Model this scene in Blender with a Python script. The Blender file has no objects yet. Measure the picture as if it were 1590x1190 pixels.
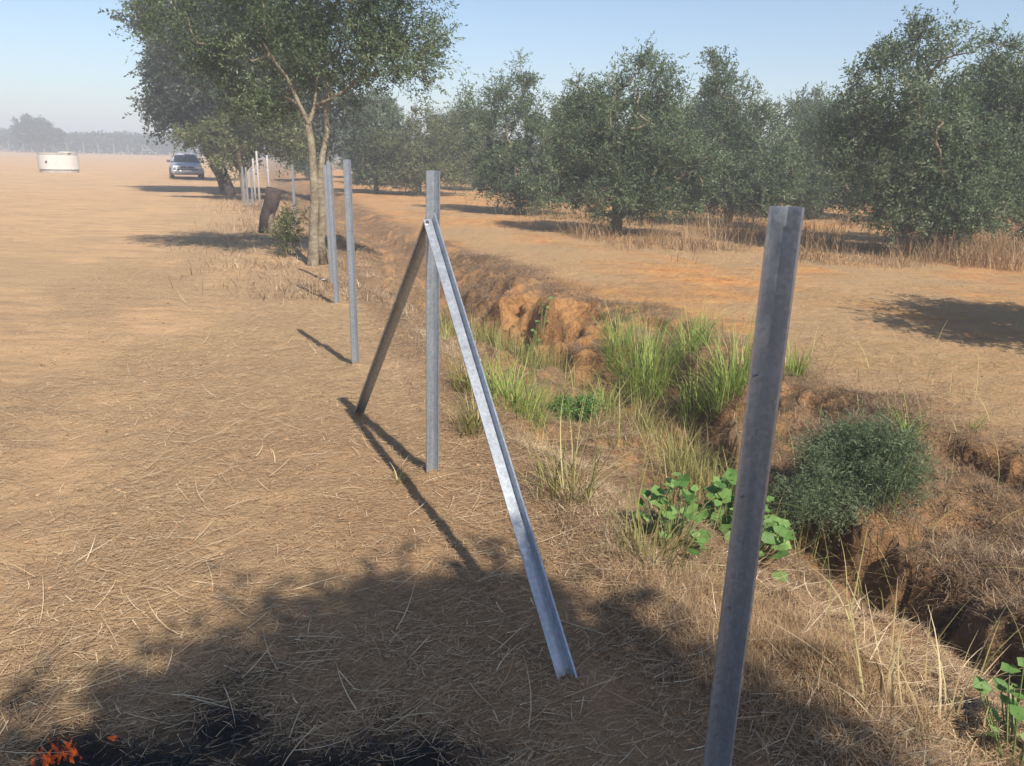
import bpy, math, random
import numpy as np
C = bpy.context.scene.collection
rng = np.random.default_rng(7)
random.seed(7)
R = math.radians
# ------------------------------------------------------------------ camera
EYE, PITCH, ROLL, FPX = 1.6, R(16.35), R(1.4), 1200.0
cam = bpy.data.cameras.new('camera'); co = bpy.data.objects.new('camera', cam); C.objects.link(co)
cam.sensor_width = 36; cam.lens = 36*FPX/1590; cam.clip_start = .05; cam.clip_end = 4000
co.location = (0, 0, EYE)
from mathutils import Matrix, Vector
co.rotation_euler = (Matrix.Rotation(R(90)-PITCH, 4, 'X') @ Matrix.Rotation(ROLL, 4, 'Z')).to_euler()
bpy.context.scene.camera = co
# ------------------------------------------------------------------ sky, sun, exposure
SUN_EL = R(46); SH = np.array([-.515, .857])           # direction shadows fall
w = bpy.data.worlds.new('World'); bpy.context.scene.world = w; w.use_nodes = True
nt = w.node_tree; bg = nt.nodes['Background']
sk = nt.nodes.new('ShaderNodeTexSky'); sk.sky_type = 'NISHITA'; sk.sun_disc = False
sk.sun_elevation = SUN_EL; sk.sun_rotation = math.atan2(-SH[0], -SH[1])
sk.dust_density = .8; sk.air_density = 1.0; sk.ozone_density = 3.5; sk.altitude = 0
nt.links.new(sk.outputs[0], bg.inputs[0]); bg.inputs[1].default_value = .1
sl = bpy.data.lights.new('sun', 'SUN'); sl.energy = 5.0; sl.angle = R(.5); sl.color = (1, .93, .82)
so = bpy.data.objects.new('sun', sl); C.objects.link(so)
sv = Vector((-SH[0]*math.cos(SUN_EL), -SH[1]*math.cos(SUN_EL), math.sin(SUN_EL)))
so.rotation_euler = sv.to_track_quat('Z', 'Y').to_euler(); so.location = (5, -8, 12)
vs = bpy.context.scene.view_settings
vs.view_transform = 'Standard'; vs.look = 'None'; vs.gamma = 1; vs.exposure = 0.62; vs.use_curve_mapping = False
bpy.context.scene.render.engine = 'CYCLES'
bpy.context.scene.cycles.volume_bounces = 0
bpy.context.scene.cycles.transparent_max_bounces = 12
# ------------------------------------------------------------------ noise and terrain height
_T = np.random.default_rng(3).random((256, 256))
def vnoise(x, y, s=0):
    x = np.asarray(x, float)+s*17.13; y = np.asarray(y, float)+s*9.71
    xi = np.floor(x).astype(int); yi = np.floor(y).astype(int)
    fx = x-xi; fy = y-yi; fx = fx*fx*(3-2*fx); fy = fy*fy*(3-2*fy)
    a = _T[xi % 256, yi % 256]; b = _T[(xi+1) % 256, yi % 256]; c = _T[xi % 256, (yi+1) % 256]; d = _T[(xi+1) % 256, (yi+1) % 256]
    return (a*(1-fx)+b*fx)*(1-fy)+(c*(1-fx)+d*fx)*fy
def fbm(x, y, o=4, s=0):
    v = 0; a = .5; t = 0
    for i in range(o):
        v = v+a*vnoise(x*2**i, y*2**i, s+i*3); t += a; a *= .5
    return v/t
def sm(a, b, x):
    t = np.clip((np.asarray(x, float)-a)/(b-a), 0, 1); return t*t*(3-2*t)
YK = [-8, 1, 3.4, 4.3, 5, 6.4, 7.6, 8.8, 10, 12.8, 16.5, 30, 60]
XC = [6.6, 2.75, 1.97, 1.57, 1.45, 1.0, .4, -.3, -.8, -1.75, -3.05, -7.8, -18.5]
YR = [-8, 1, 3.4, 4.3, 4.5, 5.7, 7, 8.5, 9.2, 10, 12.8, 16, 30, 60]
XR = [9.5, 5.2, 3.9, 3.05, 2.65, 2.1, 1.8, 1.25, .5, .2, -.7, -2.2, -6.9, -17.6]
YD = [-8, 2.5, 3.1, 5, 7, 9, 10.5, 13, 20, 60]
DD = [.35, .38, .62, .66, .6, .7, .42, .3, .25, .2]
def fence_x(y): return .52-(np.asarray(y, float)-1.55)*.346
def masks(x, y):
    x = np.asarray(x, float); y = np.asarray(y, float)
    wob = (fbm(x*1.6, y*1.6, 3, 5)-.5)
    xc = np.interp(y, YK, XC)+wob*.35; xr = np.interp(y, YR, XR)+(fbm(x*2.2, y*2.2, 3, 9)-.5)*.7
    xl = fence_x(y)+.32+wob*.2
    return xc, xl, xr
def H(x, y):
    x = np.asarray(x, float); y = np.asarray(y, float)
    xc, xl, xr = masks(x, y); D = np.interp(y, YD, DD)
    near = 1-sm(14, 40, y)
    tl = np.clip((x-xl)/np.maximum(xc-xl, .2), 0, 1)
    zl = -D*(.72*sm(0, 1, tl)+.28*sm(.72, .98, tl))
    d = x-xc; wr = np.maximum(xr-xc, .3)
    shelf = .42*D
    shm = 1-sm(7.9, 8.4, y)*(1-sm(9.8, 11, y))
    soft = sm(.38, .6, fbm(x*.9, y*.9, 2, 77))*sm(4.6, 5.6, y)
    soft = np.maximum(soft, sm(9.6, 11.5, y))
    zr = -D+(D-shelf)*sm(.04, .20+.7*soft, d+(fbm(x*3.3, y*3.3, 4, 2)-.5)*.5)
    zr2 = zr+shelf*.45*sm(.35, .85, d/wr)+shelf*.55*sm(-.10-.35*soft, .12, d-wr+(fbm(x*5, y*5, 3, 78)-.5)*.3)
    zs = -D+D*sm(.15, .75, d/wr+(fbm(x*3, y*3, 4, 4)-.5)*.7)
    zr = zs*(1-shm)+zr2*shm
    z = np.where(x < xc, zl, zr)
    ind = sm(0, .25, tl)*(x < xc)+(x >= xc)*(1-sm(-.1, .35, d-wr))
    z = z+ind*near*((fbm(x*1.9, y*1.9, 4, 11)-.5)*.34+(fbm(x*7, y*7, 4, 12)-.5)*.12)
    z = z+(fbm(x*.35, y*.35, 3, 21)-.5)*.05*sm(6, 14, y)+(fbm(x*2, y*2, 3, 22)-.5)*.035+(fbm(x*10, y*10, 3, 23)-.5)*.036
    for px_, py_ in ((.532, 1.575), (-.40, 3.72), (-1.21, 5.76), (-1.92, 8.3), (.22, 2.06)): z = z+.03*np.exp(-((x-px_)**2+(y-py_)**2)/.011)
    return z
def ray(px, py):
    x = (px-795)/FPX; y = -(py-595)/FPX
    c, s = math.cos(ROLL), math.sin(ROLL)
    x2 = c*x-s*y; y2 = s*x+c*y
    return np.array([x2, math.cos(PITCH)+y2*math.sin(PITCH), -math.sin(PITCH)+y2*math.cos(PITCH)])
def at(px, py):
    """point of the ground seen at a pixel of the photograph"""
    d = ray(px, py); t = np.linspace(.8, 60, 6000); X = d[0]*t; Y = d[1]*t; Z = EYE+d[2]*t
    k = np.argmax(Z < H(X, Y))
    if k == 0: k = int(min(5999, max(1, -EYE/d[2]/(60-.8)*6000))) ; t0 = -EYE/d[2]; return Vector((d[0]*t0, d[1]*t0, 0))
    return Vector((X[k], Y[k], float(H(X[k], Y[k]))))
def far(px, py):
    d = ray(px, py); t = -EYE/d[2]; return Vector((d[0]*t, d[1]*t, float(H(d[0]*t, d[1]*t))))
def p3(px, py, Y):
    d = ray(px, py); t = Y/d[1]; return np.array([d[0]*t, Y, EYE+d[2]*t])
# ------------------------------------------------------------------ mesh helpers
def link(name, me, m, parent=None):
    o = bpy.data.objects.new(name, me); C.objects.link(o)
    if m: me.materials.append(m)
    if parent: o.parent = parent
    return o
def mesh_np(name, V, F, attrs=None, smooth=False):
    """V (n,3), F (m,k) all faces of the same size"""
    V = np.asarray(V, np.float32); F = np.asarray(F, np.int32); k = F.shape[1]
    me = bpy.data.meshes.new(name); me.vertices.add(len(V)); me.vertices.foreach_set('co', V.ravel())
    me.loops.add(F.size); me.loops.foreach_set('vertex_index', F.ravel())
    me.polygons.add(len(F)); me.polygons.foreach_set('loop_start', np.arange(0, F.size, k, dtype=np.int32))
    me.polygons.foreach_set('loop_total', np.full(len(F), k, np.int32))
    me.polygons.foreach_set('use_smooth', np.full(len(F), smooth))
    for n, a in (attrs or {}).items():
        at_ = me.attributes.new(n, 'FLOAT', 'POINT'); at_.data.foreach_set('value', np.asarray(a, np.float32))
    me.update(calc_edges=True); me.validate(); return me
class MB:
    def __init__(s): s.v = []; s.f = []
    def add(s, v, f):
        n = len(s.v); s.v += [tuple(map(float, p)) for p in v]; s.f += [tuple(i+n for i in q) for q in f]
    def box(s, c, sz, rot=None):
        v = [Vector(((i-.5)*sz[0], (j-.5)*sz[1], (k-.5)*sz[2])) for i in (0, 1) for j in (0, 1) for k in (0, 1)]
        if rot: v = [rot @ p for p in v]
        v = [p+Vector(c) for p in v]
        s.add(v, [(0, 1, 3, 2), (4, 6, 7, 5), (0, 4, 5, 1), (2, 3, 7, 6), (0, 2, 6, 4), (1, 5, 7, 3)])
    def tube(s, pts, rad, n=8, jit=0, caps=True):
        pts = [Vector(p) for p in pts]; vs = []; N = len(pts)
        for i, p in enumerate(pts):
            t = (pts[min(i+1, N-1)]-pts[max(i-1, 0)]).normalized()
            a = t.cross(Vector((.31, .95, .05))).normalized(); b = t.cross(a).normalized()
            for j in range(n):
                q = 2*math.pi*j/n; r = rad[i]*(1+jit*random.uniform(-1, 1))
                vs.append(p+a*r*math.cos(q)+b*r*math.sin(q))
        fs = [(i*n+j, i*n+(j+1) % n, (i+1)*n+(j+1) % n, (i+1)*n+j) for i in range(N-1) for j in range(n)]
        if caps: fs += [tuple(range(n))[::-1], tuple(range((N-1)*n, N*n))]
        s.add(vs, fs)
    def build(s, name, m, parent=None, smooth=False, bevel=0):
        me = bpy.data.meshes.new(name); me.from_pydata(s.v, [], s.f); me.update()
        if smooth: me.polygons.foreach_set('use_smooth', [True]*len(me.polygons))
        o = link(name, me, m, parent)
        if bevel:
            b = o.modifiers.new('bevel', 'BEVEL'); b.width = bevel; b.segments = 2; b.limit_method = 'ANGLE'
        return o
def tag(o, label=None, cat=None, group=None, kind=None):
    if label: o['label'] = label
    if cat: o['category'] = cat
    if group: o['group'] = group
    if kind: o['kind'] = kind
    return o
def empty(name, loc, rz=0):
    o = bpy.data.objects.new(name, None); C.objects.link(o); o.location = loc; o.rotation_euler = (0, 0, rz); o.empty_display_size = .3
    return o
def copy_thing(o, loc, rz, sc, label):
    c = o.copy(); C.objects.link(c); c.location = loc; c.rotation_euler = (0, 0, rz); c.scale = sc; c['label'] = label
    for ch in list(o.children):
        d = ch.copy(); C.objects.link(d); d.parent = c
    return c
# ------------------------------------------------------------------ materials
def newmat(name):
    m = bpy.data.materials.new(name); m.use_nodes = True; return m, m.node_tree, m.node_tree.nodes['Principled BSDF']
def N(nt, t, **k):
    n = nt.nodes.new(t)
    for a, b in k.items():
        if a.startswith('i_'):
            key = a[2:]; n.inputs[int(key) if key.isdigit() else key.replace('_', ' ')].default_value = b
        else: setattr(n, a, b)
    return n
def noise(nt, scale, detail=4, rough=.6, vec=None):
    n = N(nt, 'ShaderNodeTexNoise'); n.inputs['Scale'].default_value = scale; n.inputs['Detail'].default_value = detail; n.inputs['Roughness'].default_value = rough
    tc = vec or N(nt, 'ShaderNodeTexCoord').outputs['Object']; nt.links.new(tc, n.inputs['Vector']); return n.outputs['Fac']
def ramp(nt, fac, stops):
    r = N(nt, 'ShaderNodeValToRGB'); e = r.color_ramp.elements
    while len(e) < len(stops): e.new(.5)
    for q, (p, c) in zip(e, stops):
        q.position = p; q.color = (*c, 1) if len(c) == 3 else c
    nt.links.new(fac, r.inputs[0]); return r.outputs[0]
def mix(nt, fac, a, b, mode='MIX'):
    m = N(nt, 'ShaderNodeMix'); m.data_type = 'RGBA'; m.blend_type = mode
    for s, v in ((0, fac), (6, a), (7, b)):
        if hasattr(v, 'is_output') or isinstance(v, bpy.types.NodeSocket): nt.links.new(v, m.inputs[s])
        else: m.inputs[s].default_value = v if s == 0 else (*v, 1)
    return m.outputs[2]
def math_(nt, op, a, b=0.0, clamp=False):
    m = N(nt, 'ShaderNodeMath'); m.operation = op; m.use_clamp = clamp
    for i, v in enumerate((a, b)):
        if isinstance(v, bpy.types.NodeSocket): nt.links.new(v, m.inputs[i])
        else: m.inputs[i].default_value = v
    return m.outputs[0]
def attr(nt, name): return N(nt, 'ShaderNodeAttribute', attribute_name=name).outputs['Fac']
def bump(nt, b, h, strength=.5, dist=.02):
    n = N(nt, 'ShaderNodeBump'); n.inputs['Strength'].default_value = strength; n.inputs['Distance'].default_value = dist
    nt.links.new(h, n.inputs['Height']); nt.links.new(n.outputs[0], b.inputs['Normal'])
def foliage_mat(name, stops, trans=.3, rough=.55, spec=.3):
    m, nt, b = newmat(name); v = attr(nt, 'var'); c = ramp(nt, v, stops)
    nt.links.new(c, b.inputs['Base Color']); b.inputs['Roughness'].default_value = rough; b.inputs['Specular IOR Level'].default_value = spec
    if trans:
        t = N(nt, 'ShaderNodeBsdfTranslucent'); nt.links.new(c, t.inputs[0]); s = N(nt, 'ShaderNodeMixShader'); s.inputs[0].default_value = trans
        nt.links.new(b.outputs[0], s.inputs[1]); nt.links.new(t.outputs[0], s.inputs[2]); nt.links.new(s.outputs[0], nt.nodes['Material Output'].inputs[0])
    return m
def plain(name, col, rough=.6, metal=0, var=.15, scale=6, bmp=0):
    m, nt, b = newmat(name); f = noise(nt, scale, 5)
    c = ramp(nt, f, [(.3, tuple(x*(1-var) for x in col)), (.7, tuple(min(1, x*(1+var)) for x in col))])
    nt.links.new(c, b.inputs['Base Color']); b.inputs['Roughness'].default_value = rough; b.inputs['Metallic'].default_value = metal
    if bmp: bump(nt, b, f, .6, bmp)
    return m
M = {}
M['olive'] = foliage_mat('olive_leaves', [(0, (.045, .068, .034)), (.5, (.105, .15, .068)), (.8, (.175, .225, .11)), (1, (.31, .35, .25))], .38)
M['olive_light'] = foliage_mat('young_olive_leaves', [(0, (.06, .075, .028)), (.5, (.12, .14, .05)), (1, (.24, .25, .12))], .3)
M['dark_leaf'] = foliage_mat('dark_leaves', [(0, (.03, .044, .03)), (.6, (.065, .088, .056)), (1, (.15, .175, .13))], .3)
M['feather'] = foliage_mat('feathery_leaves', [(0, (.05, .07, .035)), (.5, (.13, .17, .09)), (1, (.29, .33, .2))], .3, .8, .1)
M['grass'] = foliage_mat('green_grass', [(0, (.12, .18, .03)), (.5, (.28, .38, .08)), (.85, (.43, .48, .14)), (1, (.55, .47, .2))], .35)
M['reed'] = foliage_mat('yellowing_grass', [(0, (.12, .12, .035)), (.5, (.27, .25, .08)), (1, (.52, .45, .2))], .35)
M['weed'] = foliage_mat('broad_leaves', [(0, (.07, .15, .035)), (.5, (.13, .24, .06)), (1, (.26, .38, .13))], .35)
M['straw'] = foliage_mat('straw', [(0, (.22, .135, .07)), (.45, (.42, .28, .155)), (.8, (.56, .42, .25)), (1, (.74, .6, .4))], .15, .6)
M['mat'] = foliage_mat('matted_dry_grass', [(0, (.085, .05, .028)), (.5, (.26, .17, .10)), (.85, (.40, .29, .18)), (1, (.60, .49, .34))], .15, .7)
M['dry'] = foliage_mat('standing_dry_grass', [(0, (.17, .10, .05)), (.5, (.34, .215, .11)), (1, (.55, .40, .23))], .25, .7)
M['drypale'] = foliage_mat('pale_standing_grass', [(0, (.24, .18, .08)), (.5, (.42, .33, .17)), (1, (.6, .5, .3))], .3, .7)
M['char'] = foliage_mat('charred_straw', [(0, (.008, .008, .009)), (.75, (.022, .022, .023)), (1, (.10, .10, .10))], 0, .8)
m, nt_, b_ = newmat('olive_bark'); f_ = noise(nt_, 9, 6, .7)
nt_.links.new(ramp(nt_, f_, [(.3, (.09, .065, .045)), (.52, (.22, .17, .115)), (.72, (.33, .28, .19))]), b_.inputs['Base Color']); b_.inputs['Roughness'].default_value = .9
bump(nt_, b_, noise(nt_, 22, 5, .7), 1, .03); M['bark'] = m
m, nt_, b_ = newmat('pale_lichen_bark'); f_ = noise(nt_, 7, 6, .7)
nt_.links.new(ramp(nt_, f_, [(.3, (.10, .075, .05)), (.48, (.23, .185, .125)), (.72, (.38, .34, .25))]), b_.inputs['Base Color']); b_.inputs['Roughness'].default_value = .9
bump(nt_, b_, noise(nt_, 24, 5, .7), 1, .03); M['palebark'] = m
M['darkbark'] = plain('dark_stump_wood', (.055, .038, .032), .9, 0, .5, 14, .02)
m, nt_, b_ = newmat('galvanised_steel')
vo = N(nt_, 'ShaderNodeTexVoronoi'); vo.inputs['Scale'].default_value = 95; nt_.links.new(N(nt_, 'ShaderNodeTexCoord').outputs['Object'], vo.inputs['Vector'])
c1 = ramp(nt_, vo.outputs['Color'], [(0, (.40, .43, .46)), (1, (.56, .59, .63))]); c2 = ramp(nt_, noise(nt_, 5, 6, .75), [(.35, (.87, .88, .89)), (.6, (1, 1, 1))])
mp = N(nt_, 'ShaderNodeMapping'); mp.inputs['Scale'].default_value = (60, 60, 2.5); nt_.links.new(N(nt_, 'ShaderNodeTexCoord').outputs['Object'], mp.inputs['Vector'])
c3 = ramp(nt_, noise(nt_, 1.2, 4, .6, mp.outputs[0]), [(.35, (.84, .84, .85)), (.65, (1, 1, 1))])
nt_.links.new(mix(nt_, 1.0, mix(nt_, 1.0, c1, c2, 'MULTIPLY'), c3, 'MULTIPLY'), b_.inputs['Base Color']); b_.inputs['Metallic'].default_value = .75
nt_.links.new(math_(nt_, 'ADD', math_(nt_, 'MULTIPLY', noise(nt_, 14, 4), .25), .33), b_.inputs['Roughness']); M['zinc'] = m
M['bolt'] = plain('bolt_steel', (.35, .35, .37), .35, .9, .1)
M['greywood'] = plain('weathered_pole', (.34, .32, .31), .85, 0, .25, 12, .004)
M['palepole'] = plain('pale_concrete_pole', (.36, .34, .33), .85, 0, .15, 12, .003)
M['concrete'] = plain('limewashed_concrete', (.56, .53, .49), .85, 0, .1, 2.5, .01)
M['concrete_dark'] = plain('dusty_concrete', (.36, .33, .29), .9, 0, .2, 3, .01)
M['white'] = plain('white_scrap', (.75, .74, .72), .6, 0, .05)
M['fencepole'] = plain('far_fence_post', (.22, .2, .18), .85, 0, .1)
# ------------------------------------------------------------------ ground
def axis(fine0, fine1, step, lo, hi, grow=1.07):
    a = list(np.arange(fine0, fine1, step)); s = step
    while a[-1] < hi: s *= grow; a.append(a[-1]+s)
    b = []; s = step; q = fine0
    while q > lo: s *= grow; q -= s; b.append(q)
    return np.array(b[::-1]+a)
gx = axis(-2.6, 4.2, .028, -900, 900); gy = axis(1.2, 11.5, .032, -60, 900, 1.05)
GX, GY = np.meshgrid(gx, gy, indexing='ij'); GZ = H(GX, GY)
nx, ny = GX.shape; idx = np.arange(nx*ny).reshape(nx, ny)
Fq = np.stack([idx[:-1, :-1], idx[1:, :-1], idx[1:, 1:], idx[:-1, 1:]], -1).reshape(-1, 4)
xc_, xl_, xr_ = masks(GX, GY)
right = sm(-.25, .25, GX-xc_)
dzx = np.gradient(GZ, axis=0)/np.maximum(np.gradient(GX, axis=0), 1e-6); dzy = np.gradient(GZ, axis=1)/np.maximum(np.gradient(GY, axis=1), 1e-6)
ob = np.exp(-((GX-.35)/.8)**2-((GY-8.6)/1.5)**2)
steep = np.clip(sm(.5, 1.3, np.hypot(dzx, dzy))*(GY < 30)*(.1+.3*sm(.45, .6, fbm(GX*2, GY*2, 3, 83))+ob)+ob*.75*sm(.4, .55, fbm(GX*2.5, GY*2.5, 3, 84))*(GX > xc_), 0, 1)
def burnmask(x, y):
    r = np.hypot((x+.75)/1.2, (y-1.2)/.85)+(fbm(x*3.5, y*3.5, 5, 31)-.5)*1.1
    return 1-sm(.55, 1.1, r)
burn = burnmask(GX, GY)
bank = sm(-.35, .15, GX-xl_)*(1-sm(.0, .8, GX-xr_))
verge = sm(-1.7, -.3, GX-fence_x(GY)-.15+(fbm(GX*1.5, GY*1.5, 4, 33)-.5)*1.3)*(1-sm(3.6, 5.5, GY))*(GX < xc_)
def strawmask(x, y):
    t = x-fence_x(y); v = fbm(x*.9+y*.2, y*.5, 4, 41)
    return np.clip(sm(.32, .62, v+.16*sm(-3.2, -.3, t)-.1*sm(6, 14, y)), 0, 1)*(1-sm(16, 30, y)*.6)*sm(-7, -2.5, t)
ind = sm(-.3, .1, GX-xl_)*(1-sm(.1, .5, GX-xr_))*(1-sm(14, 30, GY))
DX = ((fbm(GY*5, GZ*7, 3, 85)-.5)*.10+(fbm(GY*16, GZ*18+GX*6, 3, 86)-.5)*.08)*ind; DY = ((fbm(GX*6, GZ*7, 3, 87)-.5)*.09+(fbm(GX*15, GZ*17+GY*5, 3, 88)-.5)*.08)*ind
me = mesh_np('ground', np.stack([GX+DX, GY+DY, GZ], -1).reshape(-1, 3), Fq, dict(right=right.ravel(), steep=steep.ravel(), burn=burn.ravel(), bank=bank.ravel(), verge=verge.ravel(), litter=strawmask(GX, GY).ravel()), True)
m, nt, b = newmat('dry_earth')
n1 = noise(nt, .55, 5, .6); n2 = noise(nt, 3.2, 6, .65); n3 = noise(nt, 24, 6, .7); n4 = noise(nt, 110, 4, .7)
left_c = ramp(nt, n2, [(.3, (.43, .265, .15)), (.5, (.56, .36, .20)), (.7, (.61, .40, .23))])
left_c = mix(nt, ramp(nt, n1, [(.42, (0, 0, 0)), (.6, (1, 1, 1))]), left_c, (.62, .395, .215))
right_c = ramp(nt, n2, [(.3, (.30, .14, .05)), (.45, (.58, .27, .095)), (.6, (.62, .34, .125)), (.75, (.45, .24, .10))])
right_c = mix(nt, ramp(nt, n1, [(.46, (0, 0, 0)), (.62, (.7, .7, .7))]), right_c, mix(nt, n3, (.27, .165, .08), (.46, .30, .15)))
c = mix(nt, attr(nt, 'right'), left_c, right_c)
lit = mix(nt, n3, (.13, .09, .06), (.36, .27, .18))
mp = N(nt, 'ShaderNodeMapping'); mp.inputs['Scale'].default_value = (.45, 2.4, 1); mp.inputs['Rotation'].default_value = (0, 0, .5); nt.links.new(N(nt, 'ShaderNodeTexCoord').outputs['Object'], mp.inputs['Vector'])
st = noise(nt, 1.7, 8, .75, mp.outputs[0])
c = mix(nt, math_(nt, 'MULTIPLY', ramp(nt, st, [(.46, (0, 0, 0)), (.62, (.55, .55, .55))]), 1.0), c, lit)
c = mix(nt, math_(nt, 'MULTIPLY', attr(nt, 'litter'), .75), c, mix(nt, n3, (.33, .22, .125), (.52, .37, .21)))
bl = mix(nt, n3, (.10, .06, .036), (.31, .205, .125))
bl = mix(nt, ramp(nt, n2, [(.5, (0, 0, 0)), (.6, (1, 1, 1))]), bl, (.40, .22, .10))
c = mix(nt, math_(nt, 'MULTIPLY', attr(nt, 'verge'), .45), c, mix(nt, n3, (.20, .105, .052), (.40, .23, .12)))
c = mix(nt, math_(nt, 'MULTIPLY', attr(nt, 'bank'), .85), c, bl)
sc = mix(nt, n3, (.30, .14, .06), (.60, .33, .13))
c = mix(nt, math_(nt, 'MULTIPLY', attr(nt, 'steep'), math_(nt, 'ADD', .35, attr(nt, 'right')), True), c, sc)
c = mix(nt, math_(nt, 'MULTIPLY', attr(nt, 'burn'), .97), c, mix(nt, n3, (.008, .008, .008), (.05, .042, .036)))
c = mix(nt, 1.0, c, ramp(nt, n4, [(.3, (.8, .79, .78)), (.7, (1, 1, 1))]), 'MULTIPLY')
nt.links.new(c, b.inputs['Base Color']); b.inputs['Roughness'].default_value = .95; b.inputs['Specular IOR Level'].default_value = .1
hh = math_(nt, 'ADD', math_(nt, 'MULTIPLY', n3, .7), math_(nt, 'MULTIPLY', n4, .3)); bump(nt, b, hh, 1.0, .045)
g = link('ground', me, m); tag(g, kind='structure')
# ------------------------------------------------------------------ blades
def blades(pos, az, L, W, up, bend, var, segs=3, name='blades', lat=None):
    """thin tapering strips: az heading, up 0 lying .. 1 upright, bend droops the tip"""
    n = len(pos); d = np.stack([np.cos(az), np.sin(az), np.zeros(n)], 1); side = np.stack([-np.sin(az), np.cos(az), np.zeros(n)], 1)
    V = np.zeros((n, (segs+1)*2, 3)); p = pos.copy(); ang = up*math.pi/2
    for i in range(segs+1):
        wdt = W*(1-.85*(i/segs)**1.6)
        V[:, 2*i] = p-side*wdt[:, None]/2; V[:, 2*i+1] = p+side*wdt[:, None]/2
        a = ang-bend*(i+.5)/segs; st_ = L/segs
        if lat is not None:
            az2 = az+lat*(i/segs-.4); d = np.stack([np.cos(az2), np.sin(az2), np.zeros(n)], 1); side = np.stack([-np.sin(az2), np.cos(az2), np.zeros(n)], 1)
        p = p+d*(np.cos(a)*st_)[:, None]; p[:, 2] += np.sin(a)*st_
    base = (np.arange(n)*(segs+1)*2)[:, None, None]
    q = np.array([[2*i, 2*i+1, 2*i+3, 2*i+2] for i in range(segs)])[None]
    return V.reshape(-1, 3), (base+q).reshape(-1, 4), np.repeat(var, (segs+1)*2)
def blades_obj(name, m, *a, parent=None, **k):
    V, F, v = blades(*a, **k); return link(name, mesh_np(name, V, F, {'var': v}, False), m, parent)
def scatter(n, x0, x1, y0, y1, dens):
    xs = []; ys = []; c = 0
    while c < n:
        x = rng.uniform(x0, x1, n); y = rng.uniform(y0, y1, n); k = rng.random(n) < dens(x, y)
        xs.append(x[k]); ys.append(y[k]); c += k.sum()
        if len(xs) > 60: break
    return np.concatenate(xs)[:n], np.concatenate(ys)[:n]
def on_mesh(n, dens):
    sel = (GY > 1.0) & (GY < 13) & (GX > -3.8) & (GX < 5.4); A = np.gradient(GX, axis=0)*np.gradient(GY, axis=1)
    wt = np.where(sel, dens(GX, GY)*A*np.sqrt(1+np.minimum(dzx**2+dzy**2, 9)), 0).ravel(); k = rng.choice(len(wt), n, p=wt/wt.sum())
    jx = rng.uniform(-.02, .02, n); jy = rng.uniform(-.02, .02, n)
    return np.stack([(GX+DX).ravel()[k]+jx, (GY+DY).ravel()[k]+jy, GZ.ravel()[k]+dzx.ravel()[k]*jx+dzy.ravel()[k]*jy], 1), GX.ravel()[k], GY.ravel()[k]
def inview(x, y): return (np.abs(x) < y*.72+1.2)
# long pale straws on the field edge
def d1(x, y):
    return (.1+.9*strawmask(x, y))*np.clip(2.2/y, 0, 1)**1.2*(1-.93*burnmask(x, y))*inview(x, y)*(x < np.interp(y, YK, XC)-.25)
x, y = scatter(150000, -5.5, 2.2, 1.1, 13, d1); n = len(x)
big = rng.random(n) < .018
az = np.where(rng.random(n) < .55, rng.normal(.35, .5, n), rng.uniform(0, 6.28, n)); L = np.where(big, rng.uniform(.08, .26, n), rng.uniform(.015, .075, n))
z = H(x, y)+rng.uniform(.003, .016, n)
blades_obj('dry_straw', M['straw'], np.stack([x, y, z], 1), az, L, np.where(big, rng.uniform(.0025, .0045, n), rng.uniform(.0013, .003, n)),
           rng.normal(.02, .05, n), rng.normal(0, .35, n), np.clip(rng.normal(.42, .25, n)+big*.35, 0, 1), lat=rng.normal(0, .38, n), segs=4)
tag(bpy.data.objects['dry_straw'], 'pale dry straw scattered over the tan dirt left of the posts', 'straw', kind='stuff')
def clods(n, x, y, s, name, m):
    b = np.array([(1, 0, 0), (-1, 0, 0), (0, 1, 0), (0, -1, 0), (0, 0, 1), (0, 0, -.6), (.6, .6, .5), (-.6, .6, .5), (-.6, -.6, .5), (.6, -.6, .5)])
    f = np.array([(0, 6, 9), (2, 7, 6), (1, 8, 7), (3, 9, 8), (4, 6, 7), (4, 7, 8), (4, 8, 9), (4, 9, 6), (0, 2, 6), (2, 1, 7), (1, 3, 8), (3, 0, 9), (5, 2, 0), (5, 1, 2), (5, 3, 1), (5, 0, 3)])
    V = b[None]*rng.uniform(.6, 1.25, (n, 10, 3))*s[:, None, None]; V = V*np.stack([rng.uniform(.7, 1.3, n), rng.uniform(.7, 1.3, n), rng.uniform(.5, .9, n)], 1)[:, None]
    V = V+np.stack([x, y, H(x, y)+s*.15], 1)[:, None]; F = (f[None]+(np.arange(n)*10)[:, None, None]).reshape(-1, 3)
    return link(name, mesh_np(name, V.reshape(-1, 3), F, {'var': np.repeat(np.clip(rng.normal(.5, .25, n), 0, 1), 10)}), m)
M['clod'] = foliage_mat('earth_clods', [(0, (.20, .11, .055)), (.5, (.36, .22, .115)), (1, (.46, .30, .17))], 0, .95, .05)
x, y = scatter(9000, -6, 6, 1.1, 15, lambda x, y: np.clip(2.5/y, 0, 1)*inview(x, y)*(.15+.85*sm(.45, .62, fbm(x*1.4, y*1.4, 3, 97)))*(1-.9*burnmask(x, y))); n = len(x)
tag(clods(n, x, y, .0025+.011*rng.random(n)**5+.001*y/5, 'earth_clods', M['clod']), 'small crumbs and clods of tan earth scattered over the ground', 'earth clods', kind='stuff')
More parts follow.
